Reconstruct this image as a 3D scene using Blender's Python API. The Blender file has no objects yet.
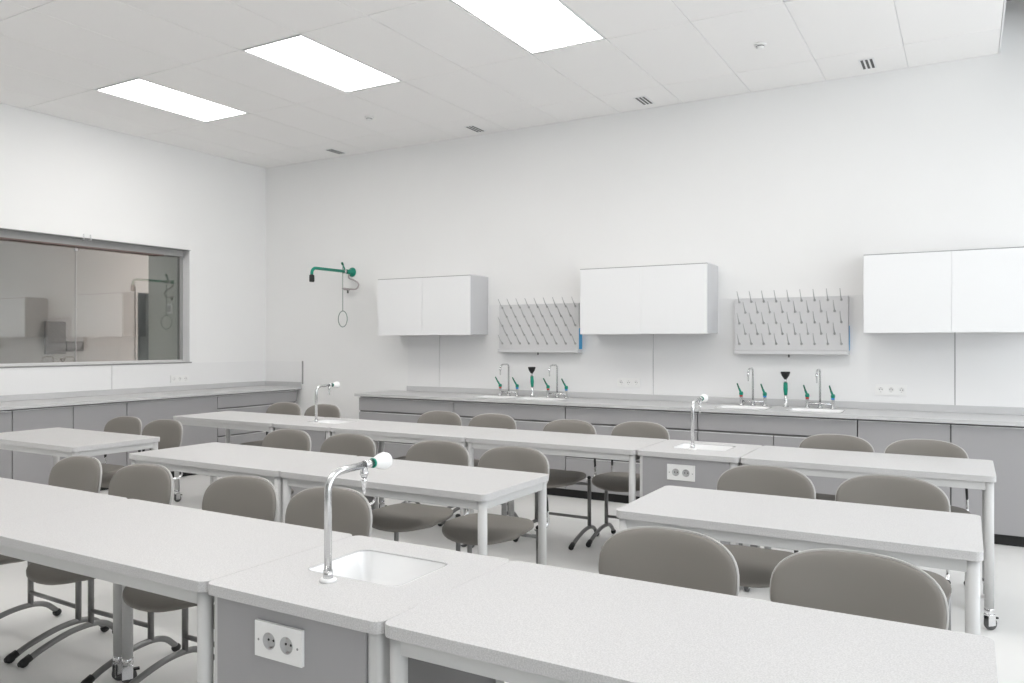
import bpy, bmesh, math, random
from mathutils import Vector, Matrix
random.seed(4)
PI = math.pi
S = bpy.context.scene
C = S.collection

# ---------------------------------------------------------------- camera
cam_d = bpy.data.cameras.new('camera'); cam = bpy.data.objects.new('camera', cam_d); C.objects.link(cam)
cam.location = (0, 0, 1.42)
cam.rotation_euler = (PI/2, 0, math.radians(30.105))
cam_d.sensor_width = 36.0; cam_d.lens = 785.5/1024*36.0
cam_d.clip_start = 0.05; cam_d.clip_end = 200
S.camera = cam
# ---------------------------------------------------------------- world / exposure
W = bpy.data.worlds.new('world'); S.world = W; W.use_nodes = True
W.node_tree.nodes['Background'].inputs[0].default_value = (0.97, 0.98, 1.0, 1)
W.node_tree.nodes['Background'].inputs[1].default_value = 2.8
S.view_settings.view_transform = 'Standard'
try: S.view_settings.look = 'None'
except Exception: pass
S.view_settings.gamma = 1.0
S.view_settings.use_curve_mapping = False
S.view_settings.exposure = 0.77
S.cycles.max_bounces = 10; S.cycles.diffuse_bounces = 6; S.cycles.transparent_max_bounces = 12
LAMP = 5.9
# room numbers
XL, XR, YB, YN, CZ = -7.68, 2.7, 7.03, -2.6, 3.61
CE = 0.205          # right edge of the suspended ceiling

# ---------------------------------------------------------------- materials
def srgb(r, g, b):
    f = lambda c: (c/255/12.92) if c/255 <= .04045 else ((c/255+.055)/1.055)**2.4
    return (f(r), f(g), f(b), 1)
MATS = {}
def mat(name, col, rough=.5, metal=0, bump=0, bscale=200, speck=0, sscale=420, coat=0, var=0):
    m = bpy.data.materials.new(name); m.use_nodes = True
    nt = m.node_tree; b = nt.nodes['Principled BSDF']
    if not isinstance(col, tuple): col = (col, col, col, 1)
    if len(col) == 3: col = (*col, 1)
    b.inputs['Base Color'].default_value = col
    b.inputs['Roughness'].default_value = rough; b.inputs['Metallic'].default_value = metal
    tc = nt.nodes.new('ShaderNodeTexCoord')
    if speck or var:
        n = nt.nodes.new('ShaderNodeTexNoise'); n.inputs['Scale'].default_value = sscale if speck else 1.2
        n.inputs['Detail'].default_value = 2
        nt.links.new(tc.outputs['Object'], n.inputs['Vector'])
        r = nt.nodes.new('ShaderNodeValToRGB')
        a = speck or var
        r.color_ramp.elements[0].position = .36 if speck else .3
        r.color_ramp.elements[1].position = .64 if speck else .7
        r.color_ramp.elements[0].color = tuple(c*(1-a) for c in col[:3])+(1,)
        r.color_ramp.elements[1].color = tuple(min(1, c*(1+a*.6)) for c in col[:3])+(1,)
        nt.links.new(n.outputs['Fac'], r.inputs['Fac']); nt.links.new(r.outputs['Color'], b.inputs['Base Color'])
    if bump:
        n2 = nt.nodes.new('ShaderNodeTexNoise'); n2.inputs['Scale'].default_value = bscale
        nt.links.new(tc.outputs['Object'], n2.inputs['Vector'])
        bp = nt.nodes.new('ShaderNodeBump'); bp.inputs['Strength'].default_value = bump; bp.inputs['Distance'].default_value = .002
        nt.links.new(n2.outputs['Fac'], bp.inputs['Height']); nt.links.new(bp.outputs['Normal'], b.inputs['Normal'])
    if coat: b.inputs['Coat Weight'].default_value = coat
    MATS[name] = m; return m
def emit(name, col, s):
    m = bpy.data.materials.new(name); m.use_nodes = True; nt = m.node_tree
    b = nt.nodes['Principled BSDF']; b.inputs['Base Color'].default_value = (.9, .9, .9, 1)
    b.inputs['Emission Color'].default_value = (*col, 1); b.inputs['Emission Strength'].default_value = s
    MATS[name] = m; return m
M_WALL = mat('wall_paint', (.85, .85, .845), .75, bump=.05, bscale=150, var=.01)
M_CEIL = mat('ceiling_tile', (.91, .90, .89), .9, bump=.2, bscale=300)
M_CEIL_GRID = mat('ceiling_grid', (.78, .78, .78), .7)
M_SLOT = mat('slot_paint', (.36, .36, .36), .9)
M_FLOOR = mat('floor_vinyl', (.80, .795, .78), .32, bump=.03, bscale=40, var=.03)
M_PANEL = mat('wall_cladding', (.82, .82, .82), .45)
M_SEAM = mat('seam_shadow', (.30, .30, .30), .8)
M_TOP = mat('terrazzo_laminate', (.585, .579, .579), .38, speck=.13, sscale=280)
M_WTOP = mat('grey_worktop', (.57, .57, .573), .35, speck=.03, sscale=300)
M_FRONTW = mat('front_wall_low_bounce', (.34, .34, .33), .8)  # unseen wall made dark so less light bounces onto front faces
M_FRAME = mat('light_grey_steel', (.60, .60, .595), .38)
M_CAB = mat('grey_cabinet_front', (.362, .357, .364), .5)
M_CABBODY = mat('grey_cabinet_body', (.20, .195, .195), .6)
M_DARK = mat('dark_gap', (.03, .03, .03), .8)
M_BLACK = mat('black_rubber', (.012, .012, .012), .5)
M_ALU = mat('aluminium_strip', (.72, .72, .73), .35, metal=.3)
M_WHITE = mat('white_lacquer', (.84, .845, .85), .35)
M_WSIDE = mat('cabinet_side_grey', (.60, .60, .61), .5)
M_CERAMIC = mat('white_ceramic', (.88, .88, .88), .12, coat=.4)
M_CHROME = mat('chrome', (.78, .78, .79), .16, metal=1)
M_SATIN = mat('satin_grey_metal', (.66, .665, .67), .2, metal=.95)
M_FOOT = mat('grey_painted_tube', (.23, .228, .226), .32, metal=.45)
M_PAD = mat('grey_upholstery', (.215, .200, .181), .62, bump=.12, bscale=700)
M_SHELL = mat('light_grey_shell', (.48, .47, .455), .35)
M_GREEN = mat('green_plastic', (.0, .25, .165), .35)
M_DGREEN = mat('dark_green_plastic', (.0, .13, .07), .4)
M_RED = mat('red_ring', (.55, .04, .03), .4)
M_BLUE = mat('blue_ring', (.03, .25, .65), .4)
M_SKYB = mat('blue_film', (.03, .32, .62), .4)
M_PLASTIC = mat('white_plastic', (.84, .84, .83), .3)
M_HOLE = mat('socket_hole', (.02, .02, .02), .6)
M_SOCK = mat('socket_well', (.50, .50, .50), .35)
M_RACK = mat('rack_grey', (.64, .64, .645), .4)
M_PEG = mat('peg_grey', (.44, .44, .44), .4)
M_VENT = mat('vent_dark', (.10, .10, .10), .7)
M_JOINT = mat('glass_joint', (.42, .40, .39), .5)
M_HEAD = mat('blind_head', (.30, .30, .295), .5)
M_BROWN = mat('header_trim', (.16, .11, .10), .6)
M_BWALL = mat('far_room_wall', (.60, .49, .46), .8)
M_BSTUB = mat('far_room_partition', (.66, .68, .62), .8)
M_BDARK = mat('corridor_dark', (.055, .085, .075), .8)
M_BBROWN = mat('pinboard_brown', (.22, .16, .15), .8)
M_ROD = mat('rod_grey', (.25, .30, .28), .4)
M_HOSE = mat('hose', (.42, .38, .38), .4, metal=.4)
M_LAMP = emit('lamp_diffuser', (1, .975, .95), LAMP)
M_TUBE = emit('corridor_tube', (.8, 1, .9), 1.2)
gm = bpy.data.materials.new('interior_glass'); gm.use_nodes = True; nt = gm.node_tree; nt.nodes.clear()
o_ = nt.nodes.new('ShaderNodeOutputMaterial'); mx = nt.nodes.new('ShaderNodeMixShader'); tr = nt.nodes.new('ShaderNodeBsdfTransparent'); gl = nt.nodes.new('ShaderNodeBsdfGlossy')
mx.inputs[0].default_value = .20; tr.inputs[0].default_value = (.80, .84, .82, 1); gl.inputs['Roughness'].default_value = .0
nt.links.new(tr.outputs[0], mx.inputs[1]); nt.links.new(gl.outputs[0], mx.inputs[2]); nt.links.new(mx.outputs[0], o_.inputs[0])
M_GLASS = gm
gm2 = gm.copy(); gm2.name = 'daylight_glass'; gm2.node_tree.nodes['Mix Shader'].inputs[0].default_value = .06
gm2.node_tree.nodes['Transparent BSDF'].inputs[0].default_value = (.97, .99, 1, 1)
M_GLASS2 = gm2

# ---------------------------------------------------------------- mesh builder
class MB:
    def __init__(s): s.bm = bmesh.new(); s.mats = []
    def mi(s, m):
        if m not in s.mats: s.mats.append(m)
        return s.mats.index(m)
    def _fin(s, faces, m, smooth=False):
        i = s.mi(m)
        for f in faces: f.material_index = i; f.smooth = smooth
    def box(s, x0, x1, y0, y1, z0, z1, m, bev=0, seg=2):
        r = bmesh.ops.create_cube(s.bm, size=1)
        vs = r['verts']
        bmesh.ops.scale(s.bm, verts=vs, vec=(x1-x0, y1-y0, z1-z0)); bmesh.ops.translate(s.bm, verts=vs, vec=((x0+x1)/2, (y0+y1)/2, (z0+z1)/2))
        fs = set(f for v in vs for f in v.link_faces)
        s._fin(fs, m)
        if bev:
            es = list(set(e for v in vs for e in v.link_edges))
            r = bmesh.ops.bevel(s.bm, geom=es, offset=bev, segments=seg, affect='EDGES', profile=.5)
            s._fin(r['faces'], m, True)
        return s
    def tube(s, pts, rad, m, n=12, caps=True, closed=False, flat=1.0):
        pts = [Vector(p) for p in pts]
        N = len(pts); rads = rad if isinstance(rad, (list, tuple)) else [rad]*N
        rings = []; up = None
        for i, p in enumerate(pts):
            if closed: t = (pts[(i+1) % N]-pts[i-1]).normalized()
            else: t = (pts[min(i+1, N-1)]-pts[max(i-1, 0)]).normalized()
            if up is None:
                up = Vector((0, 0, 1)) if abs(t.z) < .9 else Vector((1, 0, 0))
            a = t.cross(up)
            if a.length < 1e-4: a = t.cross(Vector((0, 1, 0)))
            a.normalize(); b = a.cross(t).normalized(); up = b
            rings.append([s.bm.verts.new(p+(a*math.cos(2*PI*k/n)+b*math.sin(2*PI*k/n)*flat)*rads[i]) for k in range(n)])
        fs = []
        for i in range(N if closed else N-1):
            A, B = rings[i], rings[(i+1) % N]
            for k in range(n): fs.append(s.bm.faces.new((A[k], A[(k+1) % n], B[(k+1) % n], B[k])))
        s._fin(fs, m, True)
        if caps and not closed:
            s._fin([s.bm.faces.new(rings[0][::-1]), s.bm.faces.new(rings[-1])], m)
        return s
    def lathe(s, c, prof, m, n=20, axis='z', sx=1, sy=1, caps=True):
        # prof: (radius, height) list
        c = Vector(c); rings = []
        def P(r, h, a):
            if axis == 'z': return c+Vector((r*math.cos(a)*sx, r*math.sin(a)*sy, h))
            if axis == 'y': return c+Vector((r*math.cos(a), h, r*math.sin(a)))
            return c+Vector((h, r*math.cos(a), r*math.sin(a)))
        for r, h in prof: rings.append([s.bm.verts.new(P(max(r, 1e-5), h, 2*PI*k/n)) for k in range(n)])
        fs = []
        for A, B in zip(rings, rings[1:]):
            for k in range(n): fs.append(s.bm.faces.new((A[k], A[(k+1) % n], B[(k+1) % n], B[k])))
        s._fin(fs, m, True)
        if caps: s._fin([s.bm.faces.new(rings[0][::-1]), s.bm.faces.new(rings[-1])], m)
        return s
    def ball(s, c, rx, ry, rz, m, n=12):
        r = bmesh.ops.create_uvsphere(s.bm, u_segments=n, v_segments=n//2+2, radius=1)
        bmesh.ops.scale(s.bm, verts=r['verts'], vec=(rx, ry, rz)); bmesh.ops.translate(s.bm, verts=r['verts'], vec=c)
        s._fin(set(f for v in r['verts'] for f in v.link_faces), m, True); return s
    def slab(s, outer, z0, z1, m, hole=None, bev=.003):
        """plate from an outline (list of xy), optional hole outline with the same vertex count"""
        def ring(o, z): return [s.bm.verts.new((x, y, z)) for x, y in o]
        def shrink(o, d):
            cx = (min(p[0] for p in o)+max(p[0] for p in o))/2; cy = (min(p[1] for p in o)+max(p[1] for p in o))/2
            w = (max(p[0] for p in o)-min(p[0] for p in o))/2; h = (max(p[1] for p in o)-min(p[1] for p in o))/2
            return [(cx+(x-cx)*(1-d/w), cy+(y-cy)*(1-d/h)) for x, y in o]
        A = ring(shrink(outer, bev), z0); B = ring(outer, z0+bev); D = ring(outer, z1-bev); E = ring(shrink(outer, bev), z1)
        fs = []; n = len(outer)
        for P, Q in ((A, B), (B, D), (D, E)):
            for k in range(n): fs.append(s.bm.faces.new((P[k], P[(k+1) % n], Q[(k+1) % n], Q[k])))
        if hole is None:
            fs.append(s.bm.faces.new(A[::-1])); fs.append(s.bm.faces.new(E))
        else:
            H0 = ring(hole, z0); H1 = ring(hole, z1)
            for k in range(n):
                j = (k+1) % n
                fs.append(s.bm.faces.new((E[k], E[j], H1[j], H1[k]))); fs.append(s.bm.faces.new((H1[k], H1[j], H0[j], H0[k]))); fs.append(s.bm.faces.new((H0[k], H0[j], A[j], A[k])))
        s._fin(fs, m); return s
    def obj(s, name, parent=None, loc=None):
        bmesh.ops.recalc_face_normals(s.bm, faces=s.bm.faces)
        me = bpy.data.meshes.new(name); s.bm.to_mesh(me); s.bm.free()
        for m in s.mats: me.materials.append(m)
        o = bpy.data.objects.new(name, me); C.objects.link(o)
        if parent: o.parent = parent
        if loc: o.location = loc
        return o
def rrect(x0, x1, y0, y1, r, n=5):
    out = []
    for cx, cy, a0 in ((x1-r, y1-r, 0), (x0+r, y1-r, 90), (x0+r, y0+r, 180), (x1-r, y0+r, 270)):
        for k in range(n+1):
            a = math.radians(a0+90*k/n); out.append((cx+r*math.cos(a), cy+r*math.sin(a)))
    return out
def tag(o, label, cat, group=None, kind=None):
    if label: o['label'] = label
    if cat: o['category'] = cat
    if group: o['group'] = group
    if kind: o['kind'] = kind
    return o
def thing(name, label, cat, loc=(0, 0, 0), group=None, rz=0):
    o = bpy.data.objects.new(name, None); C.objects.link(o); o.location = loc; o.rotation_euler = (0, 0, rz); o.empty_display_size = .1
    return tag(o, label, cat, group)
def struct(o, label=None):
    o['kind'] = 'structure'
    if label: o['label'] = label
    return o
def dup(root, loc, label, rz=0, group=None):
    r = root.copy(); C.objects.link(r); r.location = loc; r.rotation_euler = (0, 0, rz); r['label'] = label
    if group: r['group'] = group
    for ch in list(root.children):
        c = ch.copy(); C.objects.link(c); c.parent = r
        for g in list(ch.children):
            d = g.copy(); C.objects.link(d); d.parent = c
    return r
def curve(pts, n=6):
    """Catmull-Rom through the points"""
    P = [Vector(p) for p in pts]; P = [2*P[0]-P[1]]+P+[2*P[-1]-P[-2]]; out = []
    for i in range(1, len(P)-2):
        a, b, c, d = P[i-1:i+3]
        for k in range(n):
            t = k/n; out.append(.5*((2*b)+(c-a)*t+(2*a-5*b+4*c-d)*t*t+(3*b-a-3*c+d)*t**3))
    out.append(P[-2]); return out

# ================================================================ SETTING
T = .15
struct(MB().box(XL-T, XR+T, YN-T, YB+T, -.1, 0, M_FLOOR).obj('floor'), 'light grey vinyl floor')
struct(MB().box(XL-T, XR+T, YB, YB+T, 0, 4.1, M_WALL).obj('wall_back'), 'white painted back wall')
struct(MB().box(XL-T, XR+T, YN-T, YN, 0, 4.1, M_FRONTW).obj('wall_front'))
# left wall with the long interior window (front opening y 1.9..5.916, z 1.19..2.463)
WY0, WY1, WZ0, WZ1 = 1.9, 5.916, 1.188, 2.463
b = MB(); TL = .16
b.box(XL-TL, XL, YN, WY0, 0, 4.1, M_WALL); b.box(XL-TL, XL, WY1, YB, 0, 4.1, M_WALL)
b.box(XL-TL, XL, WY0, WY1, 0, WZ0, M_WALL); b.box(XL-TL, XL, WY0, WY1, WZ1, 4.1, M_WALL)
struct(b.obj('wall_left'), 'white left wall with a long interior window')
# right wall with three daylight windows (outside the photo, they light the room)
b = MB(); ws = [(-1.9, .6), (1.0, 3.5), (3.9, 6.4)]
ys = [YN]+[v for w in ws for v in w]+[YB]
for i in range(0, len(ys), 2): b.box(XR, XR+T, ys[i], ys[i+1], 0, 4.1, M_WALL)
for y0, y1 in ws: b.box(XR, XR+T, y0, y1, 0, .95, M_WALL); b.box(XR, XR+T, y0, y1, 3.1, 4.1, M_WALL)
struct(b.obj('wall_right'))
for i, (y0, y1) in enumerate(ws):
    b = MB()
    for a, c, d, e in ((y0, y1, .95, 1.01), (y0, y1, 3.04, 3.1), (y0, y0+.06, 1.01, 3.04), (y1-.06, y1, 1.01, 3.04), ((y0+y1)/2-.03, (y0+y1)/2+.03, 1.01, 3.04)):
        b.box(XR+.04, XR+.10, a, c, d, e, M_WHITE)
    w = struct(b.obj('window_%d' % (i+2)))
    MB().box(XR+.065, XR+.071, y0+.06, y1-.06, 1.01, 3.04, M_GLASS2).obj('glass', w)
    ld = bpy.data.lights.new('daylight_portal', 'AREA'); ld.shape = 'RECTANGLE'; ld.size = 2.1; ld.size_y = y1-y0
    try: ld.cycles.is_portal = True
    except Exception: pass
    lo = bpy.data.objects.new('daylight_portal', ld); C.objects.link(lo); lo.location = (XR+.13, (y0+y1)/2, 2.02); lo.rotation_euler = (0, PI/2, 0)
# suspended ceiling, one mesh of tiles; openings left for the light panels
GX = [-.41-.617*k for k in range(-1, 13)][::-1]; GX = [g for g in GX if XL+.05 < g < CE-.05]
xs = [XL]+GX+[CE]
GY = [6.46-1.19*k for k in range(8)][::-1]; GY = [g for g in GY if g > YN+.05]
yy = [YN]+GY+[YB]
lamps = []
def has_lamp(x0, y0):
    for lx in (-6.58, -4.729, -2.878, -1.027):
        for ly in (4.08, 4.08-3*1.19, ):
            if abs(x0-lx) < .05 and abs(y0-ly) < .05: return True
    return False
b = MB(); g = .0025
for i in range(len(xs)-1):
    for j in range(len(yy)-1):
        x0, x1, y0, y1 = xs[i], xs[i+1], yy[j], yy[j+1]
        if has_lamp(x0, y0): lamps.append((x0, x1, y0, y1)); continue
        b.box(x0+g, x1-g, y0+g, y1-g, CZ, CZ+.012, M_CEIL, bev=.003, seg=1)
b.box(XL, CE, YN, YB, CZ+.085, CZ+.10, M_CEIL)
for x in GX: b.box(x-.012, x+.012, YN, YB, CZ+.006, CZ+.02, M_CEIL_GRID)
for y in GY: b.box(XL, CE, y-.012, y+.012, CZ+.006, CZ+.02, M_CEIL_GRID)
struct(b.obj('ceiling'), 'white suspended tile ceiling')
struct(MB().box(CE, CE+.012, YN, YB, CZ, CZ+.30, M_WHITE, bev=.002).obj('trim_1'), 'white edge trim of the lowered ceiling')
struct(MB().box(.62, XR, YN, YB, CZ, CZ+.36, M_CEIL).obj('slot_shade_strip'), 'unseen white ceiling strip added to darken the raised slot')  # out of view, added to keep window light out of the slot
struct(MB().box(CE-.5, XR+T, YN-T, YB+T, 4.0, 4.1, M_SLOT).obj('ceiling_slot'), 'raised grey ceiling strip beside the tiles')
struct(MB().box(XL-T, CE-.5, YN-T, YB+T, 4.0, 4.1, M_SLOT).obj('ceiling_deck'))
# cladding: back wall band behind the counter and the left wall band
b = MB(); px_ = [-5.42, -4.982, -2.544, -.084, .55]
for a, c in zip(px_, px_[1:]): b.box(a+.003, c-.003, YB-.012, YB-.0005, .90, 1.805, M_PANEL, bev=.001, seg=1)
b.box(px_[0]+.01, px_[-1]-.01, YB-.004, YB, .91, 1.80, M_SEAM)
struct(b.obj('trim_2'), 'smooth white wall cladding above the long counter')
b = MB()
for a, c in ((2.52, 4.957), (4.963, YB-.001)): b.box(XL+.0005, XL+.014, a, c, .90, 1.178, M_PANEL, bev=.001, seg=1)
b.box(XL+.014, -7.035, YB-.014, YB-.0005, .90, 1.178, M_PANEL)
b.box(-7.035, -7.025, YB-.016, YB-.0005, .90, 1.182, M_SEAM)
struct(b.obj('trim_3'), 'smooth white wall cladding around the corner counter')
# interior window
b = MB()
b.box(XL-.14, XL-.0, WY1-.006, WY1, WZ0, WZ1, M_WHITE)
b.box(XL-.16, XL-.118, WY0, WY1-.006, WZ0, WZ0+.025, M_FRAME); b.box(XL-.16, XL-.118, WY1-.045, WY1-.006, WZ0+.025, WZ1-.02, M_HEAD)
b.box(XL-.12, XL+.012, WY0, WY1, WZ1-.006, WZ1, M_HEAD)
win = struct(b.obj('window_1'), 'long interior window looking into a dim neighbouring room')
h = MB().box(XL-.17, XL-.05, WY0, WY1-.05, WZ1-.078, WZ1-.006, M_HEAD).box(XL-.17, XL-.048, WY0, WY1-.30, WZ1-.09, WZ1-.078, M_BROWN).obj('blind_box', win)
MB().box(XL-.145, XL-.135, WY0, 4.665, WZ0+.025, WZ1-.06, M_GLASS).obj('pane', win)
MB().box(XL-.145, XL-.135, 4.675, WY1-.045, WZ0+.025, WZ1-.06, M_GLASS).obj('pane', win)
MB().box(XL-.146, XL-.134, 4.6655, 4.6745, WZ0+.025, WZ1-.09, M_JOINT).box(XL-.155, XL-.125, 4.658, 4.682, WZ1-.125, WZ1-.10, M_ALU).obj('joint_strip', win)
MB().box(XL-.05, XL+.02, WY0, WY1+.01, WZ0-.014, WZ0, M_HEAD, bev=.002).obj('window_sill', win)
b = MB()
for y in (4.665, 4.74): b.box(XL-.03, XL+.012, y-.006, y+.006, WZ1-.02, WZ1+.04, M_ALU, bev=.002)
b.obj('bracket', win)

# neighbouring room
FX = -9.5
b = MB(); b.box(FX-.1, FX, .5, 6.50, 0, 3.0, M_BWALL); b.box(FX-.1, FX, 6.50, 7.6, 2.07, 3.0, M_BWALL); b.box(FX-.1, FX, 7.6, 9.2, 0, 3.0, M_BWALL)
struct(b.obj('wall_far'), 'pinkish grey wall of the neighbouring room behind the glass')
struct(MB().box(-8.62, XL-TL, 6.05, 6.17, 0, 3.0, M_BSTUB).obj('wall_partition'), 'grey green partition behind the right end of the glass')
struct(MB().box(FX-2.5, XL-TL, .5, 9.2, -.1, 0, M_FLOOR).obj('floor_far'))
struct(MB().box(FX-.1, XL-TL, .5, 9.2, 2.95, 3.05, M_CEIL).obj('ceiling_far'))
struct(MB().box(FX-.1, XL-TL, .4, .5, 0, 3.0, M_BWALL).box(FX-2.5, XL-TL, 9.2, 9.3, 0, 3.0, M_BWALL).obj('wall_end'))
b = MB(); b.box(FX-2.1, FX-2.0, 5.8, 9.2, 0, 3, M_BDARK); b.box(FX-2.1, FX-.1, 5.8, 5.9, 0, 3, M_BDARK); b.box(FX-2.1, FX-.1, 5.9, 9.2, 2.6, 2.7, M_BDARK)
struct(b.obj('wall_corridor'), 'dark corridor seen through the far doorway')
dr = MB().box(FX-.1, FX+.015, 6.47, 6.50, 0, 2.13, M_BWALL).box(FX-.1, FX+.015, 6.5, 7.6, 2.07, 2.10, M_BWALL).box(FX-.1, FX+.015, 7.6, 7.66, 0, 2.13, M_BWALL).obj('door_1'); struct(dr, 'doorway to a dark corridor behind the glass')
tag(MB().box(FX-1.0, FX-.96, 6.6, 8.4, 2.56, 2.6, M_TUBE).obj('corridor_light'), 'thin greenish light line in the dark corridor doorway behind glass', 'light')
tag(MB().box(FX, FX+.04, 5.291, 5.530, 1.27, 1.66, M_BBROWN, bev=.004).obj('notice_board'), 'brown notice board on the far wall behind the interior window, larger one', 'notice board')
tag(MB().box(FX, FX+.04, 5.542, 5.754, 1.30, 1.42, M_BBROWN, bev=.004).obj('notice_board'), 'small low brown board beside the larger board behind the interior window', 'notice board')
sw = MB().box(-8.26, -8.17, 6.037, 6.05, 1.75, 1.87, M_PLASTIC, bev=.003).box(-8.245, -8.185, 6.031, 6.037, 1.775, 1.845, M_SOCK, bev=.002).obj('switch_plate'); tag(sw, 'small white plate on the grey green partition behind the glass', 'switch')

# ---------------------------------------------------------------- ceiling fixtures
t = thing('ceiling_light', '', 'ceiling light', group='recessed ceiling light panels')
w_, l_ = .617/2-.008, 1.19/2-.020
b = MB(); fw = .012
b.box(-w_, w_, -l_, -l_+fw, 0, .04, M_WHITE); b.box(-w_, w_, l_-fw, l_, 0, .04, M_WHITE); b.box(-w_, -w_+fw, -l_+fw, l_-fw, 0, .04, M_WHITE); b.box(w_-fw, w_, -l_+fw, l_-fw, 0, .04, M_WHITE)
b.obj('frame', t)
MB().box(-w_+fw, w_-fw, -l_+fw, l_-fw, .004, .012, M_LAMP).obj('diffuser', t)
MB().box(-w_+fw, w_-fw, -l_+fw, l_-fw, .03, .06, M_WHITE).obj('housing', t)
first = t
LL = {(0, 1): 'glowing ceiling light panel farthest left, above the far left corner', (1, 1): 'glowing ceiling light panel in the middle of the three seen',
      (2, 1): 'largest glowing ceiling light panel, cut by the top edge', (3, 1): 'glowing ceiling light panel nearest the daylight windows, far row',
      (0, 0): 'ceiling light panel of the near row, closest to the interior window', (1, 0): 'ceiling light panel of the near row, second from the interior window',
      (2, 0): 'ceiling light panel of the near row, third from the interior window', (3, 0): 'ceiling light panel of the near row, closest to the daylight windows'}
for (x0, x1, y0, y1) in lamps:
    i = round((x0+6.56)/1.851); j = 1 if y0 > 3 else 0
    loc = ((x0+x1)/2, (y0+y1)/2, CZ)
    if first is t and not t.get('used'): t.location = loc; t['label'] = LL[(i, j)]; t['used'] = 1
    else: dup(t, loc, LL[(i, j)])
for o in list(bpy.data.objects):
    if 'used' in o.keys(): del o['used']
# detectors
def detector(x, y, label):
    t = thing('smoke_detector', label, 'detector', (x, y, CZ), 'ceiling detectors')
    MB().lathe((0, 0, 0), [(.045, 0), (.045, -.010), (.04, -.016)], M_PLASTIC).obj('base', t)
    MB().lathe((0, 0, -.016), [(.030, 0), (.028, -.004)], M_VENT).lathe((0, 0, -.022), [(.028, .002), (.024, -.010), (.014, -.014)], M_PLASTIC).obj('sensor_head', t)
detector(-5.05, 5.93, 'small round ceiling detector left, near the far left air vents')
detector(-1.32, 5.92, 'small round ceiling detector right, beside the largest air vent')
def vent(x, y, label):
    t = thing('air_vent', label, 'air vent', (x, y, CZ), 'slotted ceiling air vents')
    b = MB(); b.box(-.056, .056, -.125, .125, -.005, -.001, M_WHITE, bev=.001, seg=1); b.obj('frame', t)
    for k in (-1, 0, 1): MB().box(k*.033-.009, k*.033+.009, -.11, .11, -.0065, -.0048, M_VENT).obj('slot', t)
vent(-.68, 6.76, 'slotted ceiling air vent farthest right, showing three dark slots')
vent(-2.54, 6.77, 'slotted ceiling air vent second from the right, above the middle wall cabinet')
vent(-4.38, 6.80, 'slotted ceiling air vent third from the right, above the left wall cabinet')
vent(-6.29, 6.80, 'slotted ceiling air vent farthest left, near the room corner')

# ================================================================ BACK COUNTER
ZT, ZU = .868, .840
def basin(b, x0, x1, y0, y1, zt, depth, r=.05, m=M_CERAMIC, lip=.010, raised=.0015):
    o = rrect(x0-lip, x1+lip, y0-lip, y1+lip, r+lip); i = rrect(x0, x1, y0, y1, r)
    cx, cy = (x0+x1)/2, (y0+y1)/2
    def sc(o, f, z): return [b.bm.verts.new((cx+(x-cx)*f, cy+(y-cy)*f, z)) for x, y in o]
    rings = [sc(o, 1, zt), sc(o, .995, zt+raised), sc(i, 1.02, zt+raised), sc(i, 1, zt-.006), sc(i, .93, zt-depth*.75), sc(i, .86, zt-depth*.95), sc(i, .15, zt-depth)]
    rings += [sc(i, .15, zt-depth-.012), sc(i, .90, zt-depth-.008), sc(i, 1.005, zt-depth*.7), sc(i, 1.012, zt-.01)]
    fs = []; n = len(o)
    for A, B in zip(rings, rings[1:]):
        for k in range(n): fs.append(b.bm.faces.new((A[k], A[(k+1) % n], B[(k+1) % n], B[k])))
    b._fin(fs, m, True)
    b._fin([b.bm.faces.new(rings[6])], M_CHROME)
    return b
SINKS = [(-4.26, -3.84), (-3.79, -3.31), (-1.84, -1.41), (-1.26, -.84)]
SY0, SY1 = 6.53, 6.80
# continuous worktop as cells around the sink openings
b = MB(); X0, X1 = -5.635, .52
cuts = [X0]+[v for s_ in SINKS for v in s_]+[X1]
for i in range(0, len(cuts), 2): b.box(cuts[i], cuts[i+1], 6.385, YB-.0125, ZU, ZT, M_WTOP)
for s0, s1 in SINKS: b.box(s0, s1, 6.385, SY0, ZU, ZT, M_WTOP); b.box(s0, s1, SY1, YB-.0125, ZU, ZT, M_WTOP)
b.box(X0, X1, 6.380, 6.385, ZU, ZT, M_WTOP)
bmesh.ops.remove_doubles(b.bm, verts=b.bm.verts, dist=1e-5)
wt = tag(b.obj('worktop'), 'long pale grey worktop running along the back wall', 'worktop')
MB().box(-5.42, X1, YB-.030, YB-.0125, ZT+.0005, .925, M_WTOP, bev=.002).obj('backsplash', wt)
SL = ['leftmost white sink in the back worktop, under the left drying rack', 'second white sink from the left in the back worktop, right of an eyewash',
      'third white sink in the back worktop, under the right drying rack', 'rightmost white sink in the back worktop, left of the triple socket']
for (s0, s1), L in zip(SINKS, SL):
    tag(basin(MB(), s0+.012, s1-.012, SY0+.012, SY1-.012, ZT+.0005, .15).obj('sink'), L, 'sink', 'white sinks in the back worktop')
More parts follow.
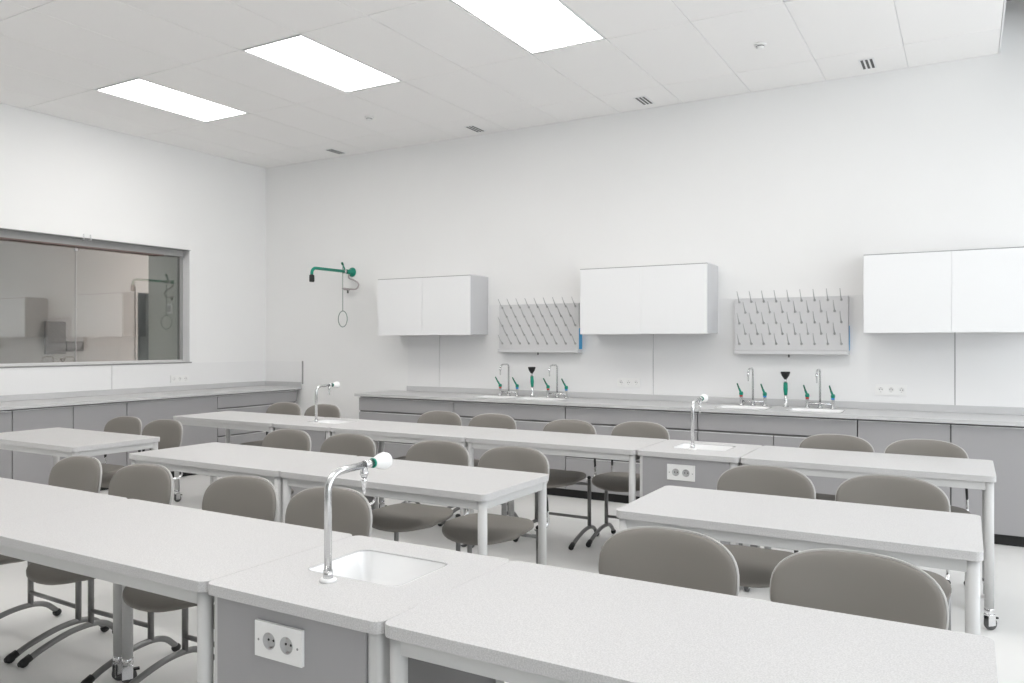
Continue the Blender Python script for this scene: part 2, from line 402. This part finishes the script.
# base cabinets: local frame x along the width, front at y=0 looking to -y, body behind
def base_cabinet(x0, x1, kind, label, place='back', depth=.55, group='grey base cabinets on the back wall'):
    w = x1-x0
    if place == 'back': t = thing('base_cabinet', label, 'cabinet', (x0, 6.42, 0), group)
    else: t = thing('base_cabinet', label, 'cabinet', (-7.09, x0, 0), group, rz=PI/2)   # faces +x
    G = .004
    MB().box(.003, .019, .022, depth, .075, ZU-.0005, M_CABBODY).box(w-.019, w-.003, .022, depth, .075, ZU-.0005, M_CABBODY).box(.019, w-.019, .022, depth, .075, .091, M_CABBODY).box(.019, w-.019, depth-.010, depth, .091, ZU-.0005, M_CABBODY).box(.019, w-.019, .022, .036, .091, ZU-.0005, M_CABBODY).obj('body', t)
    MB().box(.0, w, .045, depth, 0, .075, M_BLACK).obj('plinth', t)
    def front(a, c, z0, z1, nm):
        f = MB().box(a+G, c-G, 0, .020, z0, z1-.014, M_CAB, bev=.0015, seg=1).obj(nm, t)
        MB().box(a+G, c-G, -.002, .020, z1-.0135, z1-.006, M_ALU, bev=.001, seg=1).obj('handle', f)
        return f
    top = ZU-.008
    if kind == 'drawers':
        front(0, w, .69, top, 'drawer'); front(0, w, .385, .68, 'drawer'); front(0, w, .08, .375, 'drawer')
    elif kind == 'sink':
        front(0, w, .69, top, 'drawer'); front(0, w/2, .08, .68, 'door'); front(w/2, w, .08, .68, 'door')
    elif kind == 'doors':
        front(0, w/2, .08, top, 'door'); front(w/2, w, .08, top, 'door')
    else:
        front(0, w, .08, top, 'door')
    return t
base_cabinet(-5.610, -4.387, 'drawers', 'leftmost grey cabinet under the back worktop, with stacked drawers')
base_cabinet(-4.387, -3.160, 'sink', 'grey sink cabinet under the left pair of back wall sinks')
base_cabinet(-3.160, -1.940, 'drawers', 'grey drawer cabinet under the back worktop between the two sink pairs')
base_cabinet(-1.940, -.716, 'sink', 'grey sink cabinet under the right pair of back wall sinks')
base_cabinet(-.716, .510, 'doors', 'rightmost grey cabinet under the back worktop, two full height doors')
# left counter
b = MB().box(XL+.0145, -7.033, 2.55, YB-.0145, ZU, ZT, M_WTOP, bev=.003)
wl = tag(b.obj('worktop'), 'pale grey worktop along the left wall under the interior window', 'worktop')
MB().box(XL+.0145, XL+.032, 2.55, YB-.0145, ZT+.0005, .925, M_WTOP, bev=.002).box(XL+.032, -7.033, YB-.032, YB-.0145, ZT+.0005, .925, M_WTOP, bev=.002).obj('backsplash', wl)
gl_ = 'grey base cabinets on the left wall'
base_cabinet(2.62, 3.68, 'doors', 'grey cabinet on the left wall cut by the left edge of the photo', 'left', .56, gl_)
base_cabinet(3.68, 4.744, 'doors', 'grey two door cabinet on the left wall, behind the leftmost desk', 'left', .56, gl_)
base_cabinet(4.744, 5.815, 'wide', 'grey single front cabinet on the left wall, behind the pair of chairs', 'left', .56, gl_)
base_cabinet(5.815, 6.99, 'drawers', 'grey drawer cabinet on the left wall, next to the room corner', 'left', .56, gl_)

# wall cabinets
def wall_cabinet(x0, x1, label):
    t = thing('wall_cabinet', label, 'cabinet', (x0, 6.67, 1.487), 'white wall cabinets')
    w, h, d = x1-x0, .613, YB-6.67-.0015
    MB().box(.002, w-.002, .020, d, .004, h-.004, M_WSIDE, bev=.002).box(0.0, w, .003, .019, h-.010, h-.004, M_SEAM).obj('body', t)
    MB().box(0, w/2-.0007, 0, .019, 0, h-.010, M_WHITE, bev=.001, seg=1).obj('door', t)
    MB().box(w/2+.0007, w, 0, .019, 0, h-.010, M_WHITE, bev=.001, seg=1).obj('door', t)
    MB().box(.005, w-.005, .05, d-.05, h-.003, h+.003, M_ALU).obj('top_rail', t)
wall_cabinet(-5.56, -4.362, 'white wall cabinet farthest left, next to the green emergency shower')
wall_cabinet(-3.132, -1.934, 'white wall cabinet in the middle, between the two peg drying racks')
wall_cabinet(-.700, .499, 'white wall cabinet farthest right, cut by the photo edge')

# drying racks
def rack(x0, x1, label, film=.002):
    t = thing('drying_rack', label, 'drying rack', (x0, 6.945, 1.31), 'peg drying racks')
    w = x1-x0; h = .485; y1 = YB-6.945-.013
    MB().box(0, w, .0, y1, 0.035, h, M_RACK, bev=.003).obj('board', t)
    MB().box(-.004, w+.004, -.028, y1, 0, .034, M_RACK, bev=.004).obj('drip_tray', t)
    MB().box(w+.0005, w+.004, film, y1-.002, .036, .24, M_SKYB).obj('side_film', t)
    MB().tube([(w*.49, .02, -.001), (w*.49, .02, -.025)], .007, M_VENT).obj('drain_spout', t)
    for r, z in enumerate((.455, .362, .270, .176, .090)):
        n = 9 if r % 2 == 0 else 8
        for k in range(n):
            x = .04+.1037*k+(0 if r % 2 == 0 else .052)
            b = MB(); b.lathe((x, -.0005, z), [(.011, 0), (.011, -.006), (.007, -.010)], M_PEG, 8, 'y')
            b.tube([(x, -.008, z), (x, -.042, z+.034), (x, -.088, z+.088)], [.0042, .0036, .0028], M_PEG, 6)
            b.obj('peg', t)
rack(-4.180, -3.275, 'grey peg drying rack between the left and middle wall cabinets')
rack(-1.766, -.845, 'grey peg drying rack between the middle and right wall cabinets', .05)

# sockets on walls (Schuko style)
def socket_well(b, x, z, r=.019, m=None):
    m = m or M_SOCK
    b.lathe((x, 0, z), [(r+.0012, -.0098), (r+.0012, -.0112), (r, -.0112), (r*.95, -.0030), (r*.5, -.0029), (.001, -.0028)], m, 24, 'y', caps=False)
    for s in (-1, 1): b.lathe((x+s*.0088, -.0028, z), [(.0034, 0), (.0034, -.0010)], M_HOLE, 8, 'y')
    for s in (-1, 1): b.box(x-.003, x+.003, -.0095, -.003, z+s*(r-.0025)-.0018, z+s*(r-.0025)+.0018, M_HOSE)
def socket_plate(nm, n, w, h, loc, rz, label, grp, parent=None, screws=False, r=.019):
    if parent is None: t = thing(nm, label, 'socket', loc, grp, rz)
    b = MB(); pitch = w/n if not screws else .062
    N = 40; cells = [((k-(n-1)/2)*pitch) for k in range(n)]
    def ringat(cx, x0, x1, rr, y, rect):
        out = []
        for k in range(N):
            a = 2*PI*(k+.5)/N; c, s_ = math.cos(a), math.sin(a)
            if rect:
                tx = ((x1-cx)/c if c > 0 else (x0-cx)/c) if abs(c) > 1e-6 else 9; tz = (h/2)/abs(s_) if abs(s_) > 1e-6 else 9
                q = min(tx, tz); out.append((cx+c*q, y, s_*q))
            else: out.append((cx+c*rr, y, s_*rr))
        if rect:
            for ex in (x0, x1):
                for ez in (-h/2, h/2):
                    k = min(range(N), key=lambda q: (out[q][0]-ex)**2+(out[q][2]-ez)**2); out[k] = (ex, y, ez)
        return out
    for i, cx in enumerate(cells):
        x0 = -w/2 if i == 0 else (cells[i-1]+cx)/2; x1 = w/2 if i == n-1 else (cells[i+1]+cx)/2
        A = [b.bm.verts.new(p) for p in ringat(cx, x0, x1, 0, -.010, True)]; H = [b.bm.verts.new(p) for p in ringat(cx, x0, x1, r+.0005, -.010, False)]
        H2 = [b.bm.verts.new(p) for p in ringat(cx, x0, x1, r+.0005, -.002, False)]
        fs = []
        for k in range(N): j = (k+1) % N; fs += [b.bm.faces.new((A[k], A[j], H[j], H[k])), b.bm.faces.new((H[k], H[j], H2[j], H2[k]))]
        b._fin(fs, M_PLASTIC)
    for a, c, d, e in ((-w/2-.002, -w/2, -h/2-.002, h/2+.002), (w/2, w/2+.002, -h/2-.002, h/2+.002), (-w/2, w/2, -h/2-.002, -h/2), (-w/2, w/2, h/2, h/2+.002)):
        b.box(a, c, -.0100, 0, d, e, M_PLASTIC)
    for sx in ():
        for sz in (-1, 1): b.box(sx*w/2-.010 if sx > 0 else sx*w/2, sx*w/2 if sx > 0 else sx*w/2+.010, -.0098, 0, sz*h/2-.008 if sz > 0 else sz*h/2, sz*h/2 if sz > 0 else sz*h/2+.008, M_PLASTIC)
    if screws:
        for s in (-1, 1): b.lathe((s*(w/2-.012), -.0100, -.002), [(.0032, 0), (.0032, -.0008)], M_SEAM, 8, 'y')
    if parent is None:
        b.obj('plate', t)
        for k in range(n): q = MB(); socket_well(q, cells[k], 0, r, M_PLASTIC); q.obj('outlet', t)
        return t
    p = b.obj('socket_plate', parent, loc); p['label'] = 'white double socket plate'
    for k in range(n): q = MB(); socket_well(q, cells[k], 0, r); q.obj('outlet', p)
socket_plate('power_socket', 3, .225, .08, (-2.785, YB-.0125, 1.030), 0, 'white triple socket on the wall under the middle wall cabinet', 'white triple wall sockets')
socket_plate('power_socket', 3, .225, .08, (-.533, YB-.0125, 1.030), 0, 'white triple socket on the wall under the right wall cabinet', 'white triple wall sockets')
socket_plate('power_socket', 3, .225, .08, (XL+.0145, 5.765, 1.0), PI/2, 'white triple socket on the left wall under the interior window', 'white triple wall sockets')

# lab mixer taps on the back worktop
def lab_tap(x, label):
    t = thing('laboratory_tap', label, 'tap', (x, 6.90, ZT+.0005), 'tall swan neck taps with green levers on the back worktop')
    b = MB()
    b.lathe((0, 0, 0), [(.022, 0), (.022, .008), (.014, .012), (.013, .05)], M_SATIN)
    b.tube([(0, 0, .045), (0, 0, .29)]+[(0, -.03+.03*math.cos(a), .29+.03*math.sin(a)) for a in (.4, .8, 1.2, 1.57)]+[(0, -.10, .32), (0, -.13, .318), (0, -.155, .305), (0, -.165, .285)], .0085, M_SATIN, 10)
    b.obj('spout', t)
    b = MB(); b.tube([(0, -.165, .288), (0, -.165, .265), (0, -.165, .26), (0, -.165, .215)], [.011, .011, .007, .005], M_CHROME, 10); b.obj('nozzle', t)
    MB().tube([(-.10, 0, .035), (.10, 0, .035)], .010, M_SATIN, 10).obj('bridge', t)
    for s, m in ((-1, M_RED), (1, M_BLUE)):
        b = MB(); b.lathe((s*.10, 0, 0), [(.022, 0), (.022, .006), (.014, .010), (.014, .075)], M_SATIN)
        v = b.obj('valve', t)
        MB().lathe((s*.10, 0, .075), [(.0145, .0005), (.0145, .012)], m).obj('colour_ring', v)
        b = MB(); b.lathe((s*.10, 0, .087), [(.016, .0005), (.018, .018), (.012, .032)], M_GREEN)
        b.tube([(s*.10, -.004, .106), (s*.10-.010, -.035, .146)], [.010, .008], M_GREEN, 8); b.tube([(s*.10-.010, -.035, .146), (s*.10-.018, -.065, .190)], [.0075, .006], M_DGREEN, 8)
        b.obj('lever', v)
def eyewash(x, label):
    t = thing('eyewash_station', label, 'eyewash', (x, 6.90, ZT+.0005), 'green hand held eyewash showers on the back worktop')
    MB().lathe((0, 0, 0), [(.024, 0), (.024, .008), (.015, .012), (.013, .05), (.013, .10)], M_SATIN).obj('holder', t)
    MB().tube([(0, 0, .10), (0, -.004, .15), (0, -.01, .205)], [.014, .018, .016], M_GREEN, 14).obj('handle', t)
    MB().lathe((0, -.012, .205), [(.011, 0), (.011, .03)], M_SATIN).obj('neck', t)
    MB().lathe((0, -.012, .235), [(.012, 0), (.03, .028), (.038, .052), (.038, .062), (.030, .060), (.012, .045)], M_BLACK).obj('cup', t)
for x, L in ((-4.04, 'leftmost swan neck tap with green levers, under the left drying rack'), (-3.488, 'swan neck tap with green levers between an eyewash and the middle wall cabinet'),
             (-1.60, 'swan neck tap with green levers left of the right eyewash, under the right drying rack'), (-1.055, 'rightmost swan neck tap with green levers on the back worktop')): lab_tap(x, L)
eyewash(-3.765, 'green eyewash with black cup between the left pair of tall taps')
eyewash(-1.328, 'green eyewash with black cup between the right pair of tall taps')

# emergency shower on the back wall
t = thing('emergency_shower', 'green wall mounted emergency shower arm near the room corner', 'emergency shower', (-6.238, YB-.0005, 2.232))
MB().lathe((0, 0, 0), [(.056, 0), (.054, -.014), (.042, -.03), (.026, -.045), (.026, -.10)], M_GREEN, 24, 'y').obj('wall_flange', t)
arc = [(0, -.60-.06*math.sin(a), -.06+.06*math.cos(a)) for a in (.3, .6, .9, 1.2, 1.57)]
MB().tube([(0, -.09, 0), (0, -.60, 0)]+arc+[(0, -.66, -.075)], .017, M_GREEN, 14).obj('arm', t)
MB().lathe((0, -.66, -.075), [(.018, 0), (.028, -.010), (.029, -.070), (.024, -.082)], M_BLACK).obj('shower_head', t)
MB().lathe((0, -.13, .0), [(.024, -.022), (.026, 0), (.024, .022)], M_SATIN, 16, 'y').tube([(0, -.13, .02), (0, -.165, .075)], [.010, .008], M_GREEN, 10).tube([(0, -.165, .075), (0, -.18, .10)], [.014, .012], M_DGREEN, 10).obj('valve_lever', t)
b = MB(); b.tube([(0, -.165, .06), (0, -.165, -.46)], .0045, M_ROD, 8)
a35 = math.radians(-13)
b.tube([(.088*math.sin(2*PI*k/28)*math.cos(a35), -.165+.088*math.sin(2*PI*k/28)*math.sin(a35), -.552+.092*math.cos(2*PI*k/28)) for k in range(28)], .0055, M_ROD, 8, closed=True)
b.obj('pull_rod', t)
b = MB(); b.tube(curve([(0, -.06, -.03), (.02, -.08, -.075), (.09, -.08, -.10), (.165, -.08, -.15), (.13, -.08, -.205), (.04, -.08, -.205), (-.02, -.08, -.20)]), .009, M_HOSE, 8); b.obj('spray_hose', t)
MB().tube([(.02, -.08, -.208), (-.05, -.08, -.198), (-.085, -.08, -.192)], [.015, .015, .009], M_HOSE, 10).lathe((.0, -.08, -.25), [(.010, 0), (.012, .04)], M_VENT, 10).obj('spray_nozzle', t)

# ================================================================ DESKS
ZD, TH = .76, .030
def caster_mesh():
    b = MB()
    b.lathe((0, 0, .075), [(.020, .032), (.023, .028), (.023, .008), (.020, 0)], M_CHROME, 14)
    for s in (-1, 1): b.box(s*.0155-.0015+.004, s*.0155+.0015+.004, -.022, .020, .022, .078, M_CHROME, bev=.001, seg=1)
    b.box(-.0135, .0215, -.022, .020, .070, .078, M_CHROME, bev=.001, seg=1)
    b.lathe((.004, .004, .031), [(.012, -.0115), (.029, -.0115), (.031, -.007), (.031, .007), (.029, .0115), (.012, .0115)], M_VENT, 22, 'x')
    b.lathe((.004, .004, .031), [(.011, -.0145), (.011, .0145)], M_FRAME, 14, 'x')
    b.box(-.006, .014, .020, .045, .052, .060, M_BLACK, bev=.002)
    return b
def leg_mesh(z0=.107, z1=ZD-TH-.001):
    return MB().lathe((0, 0, 0), [(.0212, z0), (.0212, z1)], M_FRAME, 20)
DW, DD = 1.240, .62
def rails(b, x0, x1, y0, y1):
    z0, z1 = .688, ZD-TH-.0008
    b.box(x0+.04, x1-.04, y0+.018, y0+.048, z0, z1, M_FRAME, bev=.002); b.box(x0+.04, x1-.04, y1-.048, y1-.018, z0, z1, M_FRAME, bev=.002)
    b.box(x0+.018, x0+.048, y0+.05, y1-.05, z0, z1, M_FRAME, bev=.002); b.box(x1-.048, x1-.018, y0+.05, y1-.05, z0, z1, M_FRAME, bev=.002)
desk = thing('laboratory_desk', '', 'desk', group='white topped laboratory desks')
MB().slab(rrect(0, DW, 0, DD, .028), ZD-TH, ZD, M_TOP, bev=.0006).obj('desktop', desk)
b = MB(); rails(b, 0, DW, 0, DD); b.obj('frame', desk)
cast = caster_mesh()
cm = None
for lx in (.030, DW-.030):
    for ly in (.032, DD-.032):
        l = leg_mesh().obj('leg', desk, (lx, ly, 0))
        if cm is None:
            c = cast.obj('caster', l); cm = c.data
        else:
            c = bpy.data.objects.new('caster', cm); C.objects.link(c); c.parent = l
            c.rotation_euler = (0, 0, random.uniform(-1, 1))
RA, RB, RC = 1.435, 2.86, 4.50
DESKS = [(-4.2905, RA, 'near row desk at the left edge of the photo, bare white top'), (-3.0495, RA, 'near row desk with bare white top, joined left of the nearest sink unit'),
         (-1.1885, RA, 'nearest desk in the foreground, joined right of the nearest sink unit'),
         (-6.055, RB, 'leftmost desk of the middle row, standing alone at the left edge'), (-4.276, RB, 'left desk of the joined pair in the middle row'),
         (-3.035, RB, 'right desk of the joined pair in the middle row, behind the nearest tap'), (-1.196, RB, 'middle row desk standing alone on the right, two chairs before it'),
         (-6.089, RC, 'leftmost desk of the back row, left of the far sink unit'), (-4.228, RC, 'back row desk joined right of the far left sink unit'),
         (-2.986, RC, 'back row desk joined left of the far right sink unit'), (-1.1175, RC, 'rightmost desk of the back row, ending at the right with wheeled legs')]
for k, (x, y, L) in enumerate(DESKS):
    if k == 0: desk.location = (x, y, 0); desk['label'] = L
    else: dup(desk, (x, y, 0), L)
# sink units
SW = .6175
unit = thing('sink_unit', '', 'sink unit', group='sink units between the desks')
hx0, hx1, hy0, hy1 = .146, .482, .228, .492
MB().slab(rrect(0, SW, 0, DD, .03), ZD-TH, ZD, M_TOP, hole=rrect(hx0, hx1, hy0, hy1, .035), bev=.0006).obj('worktop', unit)
bs = basin(MB(), hx0+.001, hx1-.001, hy0+.001, hy1-.001, ZD+.0003, .11, r=.034, lip=.0, raised=.0006).obj('basin', unit)
for lx, ly in ((.0135, .018), (SW-.0575, .018), (.0135, DD-.062), (SW-.0575, DD-.062)):
    MB().box(0, .044, 0, .044, 0, ZD-TH-.001, M_FRAME, bev=.013, seg=4).obj('leg', unit, (lx, ly, 0))
MB().box(.036, SW-.058, .0165, .030, .06, ZD-TH-.001, M_CAB).obj('front_panel', unit)
MB().box(.036, SW-.058, DD-.030, DD-.0165, .06, ZD-TH-.001, M_CAB).obj('back_panel', unit)
for x in (.022, SW-.036): MB().box(x, x+.014, .062, DD-.062, .06, ZD-TH-.001, M_CABBODY).obj('side_panel', unit)
socket_plate('socket_plate', 2, .163, .088, (.277, .0160, .646), 0, '', '', parent=unit, screws=True, r=.021)
UN = [(-1.8070, RA, 'nearest sink unit in the foreground, square white basin and double socket'), (-4.8465, RC, 'far left sink unit in the back row of desks'),
      (-1.7395, RC, 'far right sink unit in the back row, grey panel with double socket')]
for k, (x, y, L) in enumerate(UN):
    if k == 0: unit.location = (x, y, 0); unit['label'] = L
    else: dup(unit, (x, y, 0), L)
# taps on the sink units
tap = thing('swan_neck_tap', '', 'tap', group='curved taps with a white knob on the sink units')
b = MB(); b.lathe((0, 0, 0), [(.024, 0), (.024, .006), (.018, .010)], M_PLASTIC); b.obj('base_ring', tap)
MB().tube([(0, 0, .0), (0, 0, .245)]+[(0, .052-.052*math.cos(a), .245+.052*math.sin(a)) for a in (.25, .5, .75, 1.0, 1.3, 1.57)]+[(0, .16, .300)], .0105, M_SATIN, 16).lathe((0, 0, .008), [(.0135, 0), (.0135, .022)], M_SATIN).obj('spout', tap)
MB().tube([(0, .15, .300), (0, .185, .300)], .0125, M_SATIN, 16).lathe((0, .150, .260), [(.007, .0), (.011, .010), (.0125, .012), (.0125, .020), (.010, .022), (.010, .034)], M_SATIN, 16).lathe((0, .150, .215), [(.004, 0), (.0055, .015), (.0055, .030), (.009, .032), (.009, .046)], M_CHROME, 12).obj('nozzle', tap)
MB().lathe((0, .185, .300), [(.0145, 0), (.0145, .006)], M_GREEN, 20, 'y').obj('green_ring', tap)
MB().lathe((0, .191, .300), [(.014, 0), (.017, .010), (.0245, .034), (.0265, .050), (.024, .060), (.012, .066)], M_PLASTIC, 22, 'y').obj('knob', tap)
TP = [(-1.523, RA+.182, 'nearest tall curved tap with white knob beside the square basin'), (-4.545, RC+.19, 'far left curved tap on the back row sink unit'),
      (-1.448, RC+.19, 'far right curved tap on the back row sink unit with the double socket')]
for k, (x, y, L) in enumerate(TP):
    if k == 0: tap.location = (x, y, ZD+.0003); tap['label'] = L
    else: dup(tap, (x, y, ZD+.0003), L)

# ================================================================ CHAIRS (facing -y; origin on the floor between the posts)
def superpolar(n, ex):
    out = []
    for k in range(n):
        a = 2*PI*k/n; c, s = math.cos(a), math.sin(a)
        e = ex(a)
        out.append((math.copysign(abs(c)**(2/e), c), math.copysign(abs(s)**(2/e), s)))
    return out
def pad(b, shape, pos, thick, m, rings=8, edge=.5):
    """closed cushion: shape = unit outline, pos(u,v)->(point, normal) , thick(r)->half thickness"""
    n = len(shape); top, bot = [], []
    rr = [math.sin(PI/2*k/rings) for k in range(rings+1)]
    for side, L in ((1, top), (-1, bot)):
        for i, r in enumerate(rr):
            if i == 0: p, q = pos(0, 0); L.append([b.bm.verts.new(p+q*side*thick(0, side))]); continue
            row = []
            for (u, v) in shape:
                p, q = pos(u*r, v*r); row.append(b.bm.verts.new(p+q*side*thick(r, side)))
            L.append(row)
    fs = []
    for L in (top, bot):
        for k in range(n): fs.append(b.bm.faces.new((L[0][0], L[1][k], L[1][(k+1) % n])))
        for i in range(1, rings):
            for k in range(n): fs.append(b.bm.faces.new((L[i][k], L[i+1][k], L[i+1][(k+1) % n], L[i][(k+1) % n])))
    for k in range(n): fs.append(b.bm.faces.new((top[-1][k], top[-1][(k+1) % n], bot[-1][(k+1) % n], bot[-1][k])))
    b._fin(fs, m, True)
    bmesh.ops.recalc_face_normals(b.bm, faces=fs)
chair = thing('upholstered_chair', '', 'chair', group='grey padded chairs with arched tube feet')
# seat
HW = .2225
def seat_pos(u, v):
    # v: -1 front .. 1 rear
    y = -.185+v*.205
    wv = 1.0 if v < .2 else 1.0-.10*((v-.2)/.8)
    x = u*.232*wv
    z = .452 - .055*max(0, (-v-.35))**2*1.3 + .018*max(0, v)**2 + .012*abs(u)**2*(v > -.3)
    return Vector((x, y, z)), Vector((0, 0, 1))
def seat_t(r, side):
    e = math.sqrt(max(0, 1-r**4))
    return (.006+.014*e) if side > 0 else (.006+.036*e*e)
sh = superpolar(40, lambda a: 2.35 if math.sin(a) < 0 else 3.4)
b = MB(); pad(b, sh, seat_pos, seat_t, M_PAD); b.obj('seat', chair)
# backrest: outline plane x,z ; curve around the sitter
def back_frame(rx, rz, yo):
    def f(u, v):
        x = u*rx; z = .712+v*rz
        y = .115 - .95*x*x + .16*(z-.69) + yo
        nx = Vector((1.9*x, 1, -.16)).normalized()
        return Vector((x, y, z)), nx*-1      # normal towards the sitter
    return f
shb = superpolar(48, lambda a: 2.75 if math.sin(a) > 0 else 2.3)
b = MB(); pad(b, shb, back_frame(HW-.004, .123, 0), lambda r, s: (.003+.016*math.sqrt(max(0, 1-r**5))) if s > 0 else .003, M_PAD, rings=9); b.obj('backrest', chair)
b = MB(); pad(b, shb, back_frame(HW, .127, .0075), lambda r, s: .0042, M_SHELL, rings=9); b.obj('back_shell', chair)
for s in (-1, 1):
    x = s*.214
    MB().tube([(x, -.02, .088), (x, -.02, .44)], .0135, M_FOOT, 12).obj('post', chair)
    f = MB().tube(curve([(x+s*.004, -.320, .022), (x+s*.003, -.24, .056), (x+s*.002, -.12, .088), (x, -.015, .094), (x, .055, .076), (x, .108, .030)]), .0135, M_FOOT, 12).obj('foot', chair)
    MB().tube([(x+s*.004, -.296, .036), (x+s*.004, -.331, .020), (x+s*.004, -.348, .018)], [.0165, .0175, .010], M_BLACK, 12).ball((x+s*.004, -.326, .0185), .0180, .022, .0180, M_BLACK).obj('end_cap', f)
    MB().ball((x, .111, .0200), .0185, .022, .0195, M_BLACK).obj('end_cap', f)
    k = MB().tube(curve([(x*.86, .00, .428), (x*.96, .055, .430), (x*1.0, .082, .450), (x*1.0, .084, .485), (x*.995, .084, .515)]), .008, M_CHROME, 10).obj('back_support', chair)
    MB().tube([(x*.995, .084, .51), (x*.985, .080, .56), (x*.95, 0.078, .632), (x*.90, .080, .68)], [.010, .011, .010, .009], M_BLACK, 10, flat=.7).obj('support_sleeve', k)
    MB().ball((x*.99, -.018, .448), .015, .016, .012, M_BLACK).obj('post_cap', chair)
MB().tube([(-.214, -.02, .158), (.214, -.02, .158)], .0105, M_FOOT, 10).obj('crossbar', chair)
MB().tube([(-.214, -.02, .40), (.214, -.02, .40)], .0105, M_FOOT, 10).obj('seat_bar', chair)
PA, PB, PC = 2.225, 3.645, 5.145
CH = [(-3.865, PA, 'near row chair farthest left, dark grey back rising over the near desk'),
      (-3.345, PA, 'near row chair second from left, before the caster of the back row'),
      (-2.683, PA, 'near row chair third from left, left of the nearest tap'),
      (-2.172, PA, 'near row chair seen directly behind the nearest tall tap'),
      (-0.797, PA, 'large grey chair back behind the foreground desk, left of the two on the right'),
      (-0.266, PA, 'largest grey chair back at the lower right, in front of the right middle desk'),
      (-5.635, PB, 'middle row chair farthest left, behind the lone left desk'),
      (-5.158, PB, 'middle row chair just behind the right corner of the lone left desk'),
      (-3.877, PB, 'middle row chair at the left end of the joined desk pair'),
      (-3.349, PB, 'middle row chair at the joined desk pair, second from its left end'),
      (-2.669, PB, 'middle row chair at the joined desk pair, right of the nearest tap knob'),
      (-2.152, PB, 'middle row chair at the right end of the joined desk pair'),
      (-0.812, PB, 'middle row chair just right of the back row double socket'),
      (-0.284, PB, 'middle row chair behind the right lone desk, nearest its right end'),
      (-5.632, PC+.155, 'back row chair left of the far left tap, against the corner cabinet'),
      (-5.148, PC+.155, 'back row chair directly beside the far left tap, against the white wall'),
      (-3.802, PC+.125, 'back row chair in front of the leftmost back wall drawers'),
      (-3.288, PC+.125, 'back row chair below the left pair of sinks, barely rising over the desk'),
      (-2.550, PC, 'back row chair left of the pair before the wall drawers between the sinks'),
      (-2.045, PC+.135, 'back row chair just left of the far right tap'),
      (-0.710, PC, 'back row chair below the rightmost sink, left of the last one'),
      (-0.213, PC, 'back row chair farthest right, in front of the tall cabinet doors')]
for k, (x, y, L) in enumerate(CH):
    y += random.uniform(-.008, .008); rz = random.uniform(-.03, .03)
    if k == 0: chair.location = (x, y, 0); chair['label'] = L; chair.rotation_euler = (0, 0, rz)
    else: dup(chair, (x, y, 0), L, rz)
